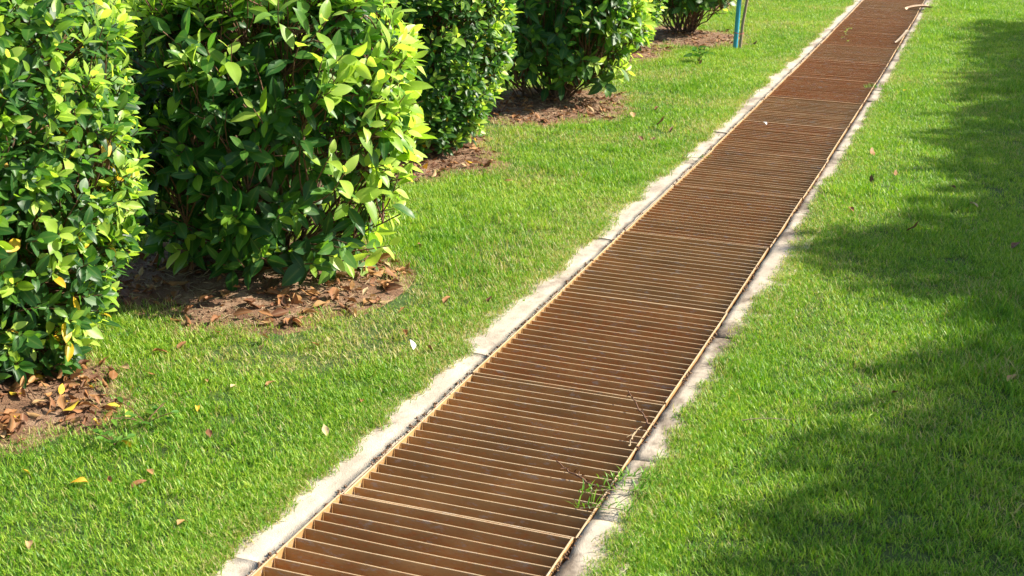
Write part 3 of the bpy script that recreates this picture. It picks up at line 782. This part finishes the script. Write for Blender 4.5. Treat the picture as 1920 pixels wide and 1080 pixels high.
#       x, y, size, tone, tilt, label
FALL = [(-2.075, 2.877, .050, .88, 1.2, 'bright orange yellow leaf standing upright in the grass right of the nearest mulch', GB),
        (-2.047, 2.646, .048, .87, .6, 'narrow yellow leaf in the grass, lower of the two near the bottom left', GB),
        (-2.214, 2.637, .040, .89, .9, 'small yellow leaf at the front of the nearest mulch, by the left edge', GB),
        (-2.217, 3.070, .055, .98, .3, 'curled yellow green leaf lying on grass at the right tip of the nearest mulch', GB),
        (-2.254, 2.974, .050, .90, 1.4, 'thin yellow leaf poking up at the right rim of the nearest mulch', GB),
        (-2.062, 3.177, .034, .92, .4, 'scrap of yellow leaf beside the grey-leaved weed', GB),
        (-2.295, 3.337, .060, .45, .2, 'flat reddish brown oval leaf alone in grass between the two nearest mulch patches', GL),
        (-2.323, 3.733, .082, .66, .5, 'large tan leaf in the grass just in front of the sandy mulch', GL),
        (-2.126, 3.657, .055, .81, 1.1, 'pale cream leaf standing in the grass in front of the sandy mulch', GL),
        (-2.149, 3.753, .055, .50, .4, 'brown leaf directly behind the pale cream standing leaf', GL),
        (-2.426, 3.497, .058, .48, .4, 'brown leaf close to the lower right of the nearest bush', GL),
        (-2.370, 3.560, .048, .40, .8, 'dark folded leaf between the nearest bush and the large tan leaf', GL),
        (-2.149, 3.362, .040, .72, .3, 'small tan leaf curled on dry grass before the sandy mulch', GL),
        (-1.956, 3.375, .050, .70, .4, 'greyish tan leaf midway between the sandy mulch and the kerb', GL),
        (-2.047, 3.336, .034, .80, .3, 'tiny pale leaf scrap amid dry grass left of the greyish tan leaf', GL),
        (-1.622, 3.129, .050, .82, .6, 'whitish curled leaf in the grass close to the left kerb', GL),
        (-1.911, 3.001, .045, .30, .5, 'dark brown curled leaf in the grass right of the grey-leaved weed', GL),
        (-1.940, 2.674, .045, .42, 1.0, 'rolled brown leaf standing in grass below the orange yellow leaf', GL),
        (-1.718, 2.537, .044, .68, .2, 'tan orange leaf flat on grass near the bottom, left of the kerb', GL),
        (-1.742, 3.940, .062, .58, .4, 'orange brown leaf flat on grass right of the sandy mulch', GL),
        (-1.609, 3.863, .052, .18, .9, 'dark crumpled leaf in the grass near the left kerb', GL),
        (-2.119, 4.940, .050, .30, 1.0, 'dark brown folded leaf in long grass right of the broad-leaved bush', GL),
        (-1.768, 4.326, .052, .55, 1.0, 'upright brown leaf in grass level with the sandy mulch, nearer the kerb', GL),
        (-1.629, 4.387, .050, .15, .7, 'blackish leaf in the grass beside the left kerb', GL),
        (-1.874, 4.161, .052, .60, 1.0, 'upright orange brown leaf at the right rim of the sandy mulch', GL),
        (-1.652, 3.406, .044, .40, .3, 'small brown leaf flat in grass beside the bright stretch of left kerb', GL),
        (-1.964, 3.763, .052, .46, .9, 'brown leaf standing at the front rim of the sandy mulch', GL),
        (-1.920, 2.745, .044, .62, .3, 'tan leaf in the grass below the dark curled leaf', GL),
        (-1.994, 2.668, .034, .50, .4, 'small brown scrap between the two yellow leaves near the bottom left', GL),
        (-1.990, 2.340, .040, .74, .4, 'pale leaf at the very bottom left corner of the lawn', GL),
        (-2.036, 7.928, .085, .74, .5, 'tan curled leaf right of the mulch under the slanting-stem bush', GL),
        (-1.853, 7.756, .080, .42, .6, 'dark and pale leaf pair clump in grass beyond the two dark leaves', GL),
        (-1.819, 7.321, .062, .20, .9, 'left one of two dark leaves standing side by side on the lawn', GL),
        (-1.773, 7.343, .062, .16, .9, 'right one of two dark leaves standing side by side on the lawn', GL),
        (-1.739, 7.613, .062, .22, .8, 'dark leaf on its edge between the two dark leaves and the kerb', GL),
        (-2.191, 6.110, .050, .60, .8, 'orange brown leaf at the right of the mulch behind the broad-leaved bush', GL),
        (-1.980, 8.250, .050, .30, .9, 'dark leaf in grass up and right of the tan curled leaf', GL),
        (-2.130, 10.120, .060, .20, .9, 'dark leaf in front of the small green weed', GL),
        (-1.640, 10.300, .055, .50, .4, 'orange leaf in far grass between the green weed and the kerb', GL),
        (-1.930, 11.350, .095, .10, .5, 'blackish curled leaf at the foot of the two stakes', GL),
        (-.309, 5.993, .105, .22, .5, 'large dark brown leaf at the upper edge of the shade on the right lawn', GR),
        (-.594, 7.471, .075, .56, .3, 'orange brown leaf in sunlit grass right of the right kerb', GR),
        (-.536, 6.851, .055, .12, .9, 'small black leaf standing in sunlit grass on the right lawn', GR),
        (-.070, 6.616, .060, .80, .5, 'whitish leaf at the shade border high on the right lawn', GR),
        (.124, 5.899, .085, .16, .4, 'dark leaf in deep shade by the right edge of the photo', GR),
        (.133, 4.307, .065, .72, .4, 'greyish leaf in the shade by the right edge of the photo', GR),
        (-.195, 4.088, .045, .14, .9, 'small black leaf in the half shade of the right lawn', GR),
        (-.556, 6.237, .060, .48, .3, 'brown leaf lying in sunlit grass close above the shade tip', GR),
        (-.618, 9.650, .055, .93, .3, 'round yellow leaf on the right lawn beside the far grates', GR),
        (-.444, 7.053, .050, .60, .3, 'pale orange leaf in sunlit grass right of the black standing leaf', GR),
        (-.143, 6.893, .050, .18, .4, 'dark little leaf just left of the whitish leaf on the right lawn', GR)]
fg = np.random.default_rng(77)
for (x, y, s, t, tl, lab, grp) in FALL:
    o = link('fallen_leaf', DRYME[[0, 1, 2, 4, 5][fg.integers(5)]] if t < .84 else DRYME[[0, 1, 4][fg.integers(3)]])
    o.location = (x, y, .015 if tl < .7 else .006); o.rotation_euler = (tl*fg.uniform(.7, 1.1), fg.normal(0, .25), fg.uniform(-1.2, 1.2)+(math.pi if fg.random() < .4 else 0)); o.scale = (s*.88,)*3
    o['tone'] = float(t); tag(o, lab, 'leaf', grp)
# petals
PV, PF, PR = leaf_template(1, .62, .3, .35, .04, 3, 5)
pm = mesh_np('petal', PV, PF, True, {'rib': PR}); pm.materials.append(M_WHITE)
for (x, y, z, s, lab) in ((-1.262, 8.047, KERB_TOP+.004, .05, 'white petal lying on a rusty grate panel halfway up the drain'),
                          (-1.653, 3.792, .035, .034, 'small white petal standing in the grass near the dark crumpled leaf')):
    o = link('petal', pm); o.location = (x, y, z); o.scale = (s, s, s); o.rotation_euler = (.5 if z < .03 else 1.2, .2, 1.1); tag(o, lab, 'petal')

# ------------------------------------------------------------------ stakes
v, f = tube(np.array([[0, 0, -.1], [.006, 0, .35], [.02, 0, .8], [.03, 0, 1.25]]), [.0185, .0185, .018, .0175], 14)
st = link('blue_stake', mesh_np('blue_stake', v, f), None, [M_BLUE]); st.location = (-2.051, 11.143, 0); tag(st, 'blue painted stake standing in the lawn beside the far bush', 'stake')
v, f = tube(np.array([[0, 0, -.1], [.012, .003, .2], [.040, 0, .45], [.085, -.004, 1.2]]), [.012, .012, .0115, .011], 10)
st = link('wooden_stake', mesh_np('wooden_stake', v, f), None, [M_WOOD]); st.location = (-2.020, 11.170, 0); tag(st, 'thin bare wooden stake leaning right of the blue stake', 'stake')
th = np.linspace(0, 2*math.pi, 22)
v, f = tube(np.stack([.017+.042*np.cos(th), .012+.034*np.sin(th), .128+.004*np.sin(2*th)], 1), .0022, 5)
st = link('string_tie', mesh_np('string_tie', v, f), None, [M_RED]); st.location = (-2.051, 11.143, 0); tag(st, 'red string tied round the blue and wooden stakes near the ground', 'string')

# ------------------------------------------------------------------ twigs on the grates
def twig(name, pts, r0, r1, lab, leaves=0, seed=0, mat=None, forks=()):
    g = np.random.default_rng(seed); pts = np.array(pts, float); base = pts[0].copy(); pts = pts-base
    n = 12; tt = np.linspace(0, 1, n); k = np.linspace(0, 1, len(pts))
    pl = np.stack([np.interp(tt, k, pts[:, c]) for c in range(3)], 1); pl[1:-1] += g.normal(0, .0022, (n-2, 3))
    root = empty(name, tuple(base)); tag(root, lab, 'twig', 'dry twigs fallen on the grates')
    ps = [tube(pl, np.linspace(r0, r1, n), 6)]
    for (i, e) in forks: ps.append(tube(bez(pl[i], pl[i]+np.array(e)*.5+g.normal(0, .003, 3), pl[i]+np.array(e), 6), np.linspace(r1, r1*.6, 6), 5))
    v, f = join(ps); link('shoot', mesh_np('shoot', v, f), root, [mat or M_TWIG])
    for q in range(leaves):
        o = link('dry_leaf', DRYME[[1, 2, 3][g.integers(3)]], root); o.location = tuple(pl[2+int(q*9/max(1, leaves))]+np.array([0, 0, .002])); s = g.uniform(.008, .018)
        o.scale = (s, s, s); o.rotation_euler = tuple(g.uniform(-1.5, 1.5, 3)); o['tone'] = float(g.uniform(.1, .35))
Z = KERB_TOP+.004
twig('twig', [(-.815, 3.530, Z+.006), (-.855, 3.60, Z+.012), (-.923, 3.700, Z+.030)], .0032, .0016, 'curved brown twig with dead buds, uppermost of those lying on the near grates', 9, 5, None, ((6, (.02, .012, .006)),))
twig('twig', [(-.836, 3.385, Z), (-.836, 3.435, Z+.014), (-.822, 3.475, Z+.022)], .0022, .0014, 'short pale forked twig lying beside the right edge of the grate', 2, 6, M_STRAW, ((7, (-.018, -.03, -.006)), (7, (-.006, -.042, -.008))))
twig('twig', [(-.850, 3.098, Z+.006), (-.91, 3.14, Z+.010), (-.978, 3.186, Z+.016)], .0034, .0016, 'long dark twig with withered leaves, lowest on the near grates', 13, 7, None, ((4, (-.01, .024, .004)), (8, (-.012, -.016, .004))))

# ------------------------------------------------------------------ grass runners creeping over the right kerb
def blades(g, c, n, hm, wid, lean=45, spread=.02):
    Vs, Fs, tn, al, o = [], [], [], [], 0
    for q in range(n):
        p = np.array(c)+np.array([g.normal(0, spread), g.normal(0, spread), g.uniform(0, .006)]); az = g.uniform(0, 6.28); a = R(abs(g.normal(lean, 18))); h = hm*g.uniform(.5, 1.15)
        dr = np.array([math.cos(az), math.sin(az), 0]); sd = np.array([-math.sin(az), math.cos(az), .3]); w = wid*g.uniform(.7, 1.2)
        for j in range(3):
            ww = [w*.7, w, w*.7][j]; Vs += [p-sd*ww/2, p+sd*ww/2]; al += [j/3+.2]*2; p = p+(np.array([0, 0, 1])*math.cos(a)+dr*math.sin(a))*h/3; a += .25
        Vs.append(p); al.append(1); tn += [float(g.uniform(.15, .75))]*7
        Fs += [(o, o+1, o+3), (o, o+3, o+2), (o+2, o+3, o+5), (o+2, o+5, o+4), (o+4, o+5, o+6)]; o += 7
    return np.array(Vs), np.array(Fs), tn, al
def runner(pts, lab, seed, n=8, cat='grass runner'):
    g = np.random.default_rng(seed); pts = np.array(pts, float); base = pts[0].copy(); pl = bez(*(pts-base), 9)
    root = empty('grass_runner', tuple(base)); tag(root, lab, cat, 'grass runners creeping over the drain edge')
    v, f = tube(pl, .0014, 5); link('runner_stem', mesh_np('runner_stem', v, f), root, [M_STRAW])
    A = [blades(g, pl[i], n, .042, .0034, 50, .008) for i in range(1, 9)]
    V_ = np.concatenate([a[0] for a in A]); off = np.cumsum([0]+[len(a[0]) for a in A[:-1]]); F_ = np.concatenate([a[1]+o_ for a, o_ in zip(A, off)])
    tag(link('runner_blades', mesh_np('runner_blades', V_, F_, True, {'tone': sum((a[2] for a in A), []), 'along': sum((a[3] for a in A), [])}), root, [M_GRASS]), kind='stuff')
runner([(-.70, 3.12, Z), (-.77, 3.11, Z+.018), (-.872, 3.055, Z+.004)], 'grass runner reaching furthest over the near grate beside the lowest twig', 3, 6)
runner([(-.70, 3.20, Z), (-.76, 3.18, Z+.016), (-.828, 3.140, Z+.006)], 'short green grass runner just above the longest runner on the near kerb', 4, 8)
runner([(-.72, 3.00, Z), (-.77, 3.00, Z+.016), (-.848, 2.972, Z+.004)], 'lowest grass runner hanging over the edge of the near grate', 5, 6)
runner([(-.69, 9.62, Z), (-.76, 9.62, Z+.02), (-.862, 9.58, Z+.008)], 'grass runner crossing the right kerb beside the far grates', 6, 9)
runner([(-.70, 11.62, Z), (-.74, 11.6, Z+.02), (-.81, 11.55, Z+.008)], 'small grass runner on the right kerb near the wood splinter', 8, 6)
runner([(-1.53, 6.95, Z), (-1.47, 6.97, Z+.01), (-1.40, 6.98, Z+.006)], 'wisp of grass over the left end of a middle grate', 9, 3)

# ------------------------------------------------------------------ weeds
def weed(loc, lab, n, L, seed, spread, tone, hgt):
    g = np.random.default_rng(seed); root = empty('weed', (loc[0], loc[1], .01)); tag(root, lab, 'weed', 'weeds growing in the left lawn')
    for q in range(n):
        an = g.uniform(0, 6.28); r_ = spread*math.sqrt(g.random()); e = np.array([r_*math.cos(an), r_*math.sin(an), hgt*g.uniform(.5, 1)])
        v, f = tube(bez(np.zeros(3), np.array([e[0]*.4, e[1]*.4, e[2]*.8]), e, 6), .0014, 4); link('stem', mesh_np('weed_stem', v, f), root, [M_TWIG])
        for k in range(3):
            o = link('leaf', LEAFME['A'][g.integers(4)], root); s = L*g.uniform(.7, 1.15)
            o.location = tuple(e*(1-.22*k)); o.scale = (s*.8, s, s); o.rotation_euler = (g.uniform(-.2, .6), g.normal(0, .3), g.uniform(0, 6.28)); o['tone'] = float(g.uniform(*tone))
weed((-2.159, 10.289), 'small bright green broad-leaved weed in the far lawn left of the drain', 8, .085, 11, .12, (.4, .62), .10)
weed((-2.130, 3.020), 'grey-leaved weed in the grass right of the nearest mulch', 9, .036, 12, .10, (.40, .58), .045)
weed((-2.125, 2.870), 'low sparse weed by the orange yellow leaf', 5, .032, 13, .06, (.40, .58), .04)
# trailing weed standing through a far grate
root = empty('trailing_weed', (-1.165, 12.05, Z)); tag(root, 'thin trailing weed with tiny yellow green leaves growing through a far grate', 'weed')
pl = bez(np.array([0, 0, -.02]), np.array([-.02, .06, .10]), np.array([.0, .45, .03]), 9)
pl[:, 0] -= .12; pl[:, 0] += np.random.default_rng(3).normal(0, .01, 9)
v, f = tube(pl, .0016, 4); link('stem', mesh_np('trailing_stem', v, f), root, [M_TWIG])
for q in range(16):
    o = link('leaf', LEAFME['A'][q % 4], root); o.location = tuple(pl[q % 9]+np.array([0, 0, .004])); o.scale = (.024,)*3; o.rotation_euler = (.5, 0, q*2.4); o['tone'] = .66

# ------------------------------------------------------------------ bark piece and splinter on the right edge, straw stem in the lawn
def sheet(name, pl, w0, w1, cup, mat, loc, lab, cat):
    pl = np.array(pl, float); n = len(pl); t = unit(np.gradient(pl, axis=0)); V_ = []
    for i in range(n):
        sd = unit(np.cross(t[i], [0, 0, 1])); w_ = w0+(w1-w0)*i/(n-1)
        for layer in (0, 1):
            for k in range(7):
                u = k/3-1; V_.append(pl[i]+sd*u*w_/2+np.array([0, 0, cup*(u*u)+(.003 if layer else 0)]))
    F_ = []
    for i in range(n-1):
        for k in range(6):
            a, b = i*14+k, (i+1)*14+k; F_ += [(a, a+1, b+1, b), (a+7, b+7, b+8, a+8)]
        for k in (0, 6): a, b = i*14+k, (i+1)*14+k; F_.append((a, b, b+7, a+7))
    for i in (0, n-1):
        for k in range(6): F_.append((i*14+k, i*14+k+1, i*14+k+8, i*14+k+7))
    o = link(name, mesh_np(name, V_, F_), None, [mat]); o.location = loc; tag(o, lab, cat)
sheet('bark_piece', bez(np.array([-.13, -.12, 0]), np.array([-.02, .0, .035]), np.array([.09, .05, .012]), 9), .05, .12, .02, M_PALE, (-.86, 14.70, Z), 'curled pale brown bark piece lying over the right kerb, far up the drain', 'bark')
sheet('wood_splinter', bez(np.array([-.03, -.34, 0]), np.array([.0, .0, .012]), np.array([.015, .30, .03]), 7), .02, .032, .004, M_WOOD, (-.842, 12.35, Z+.004), 'pale wooden splinter lying along the right edge of a far grate', 'splinter')
v, f = tube(bez(np.array([-.06, -.012, .02]), np.array([0, .01, .035]), np.array([.07, .02, .03]), 8), np.linspace(.0018, .0009, 8), 5)
o = link('straw_stem', mesh_np('straw_stem', v, f), None, [M_STRAW]); o.location = (-.515, 3.663, .01); tag(o, 'dry straw stem lying on the sunlit grass of the right lawn', 'straw')
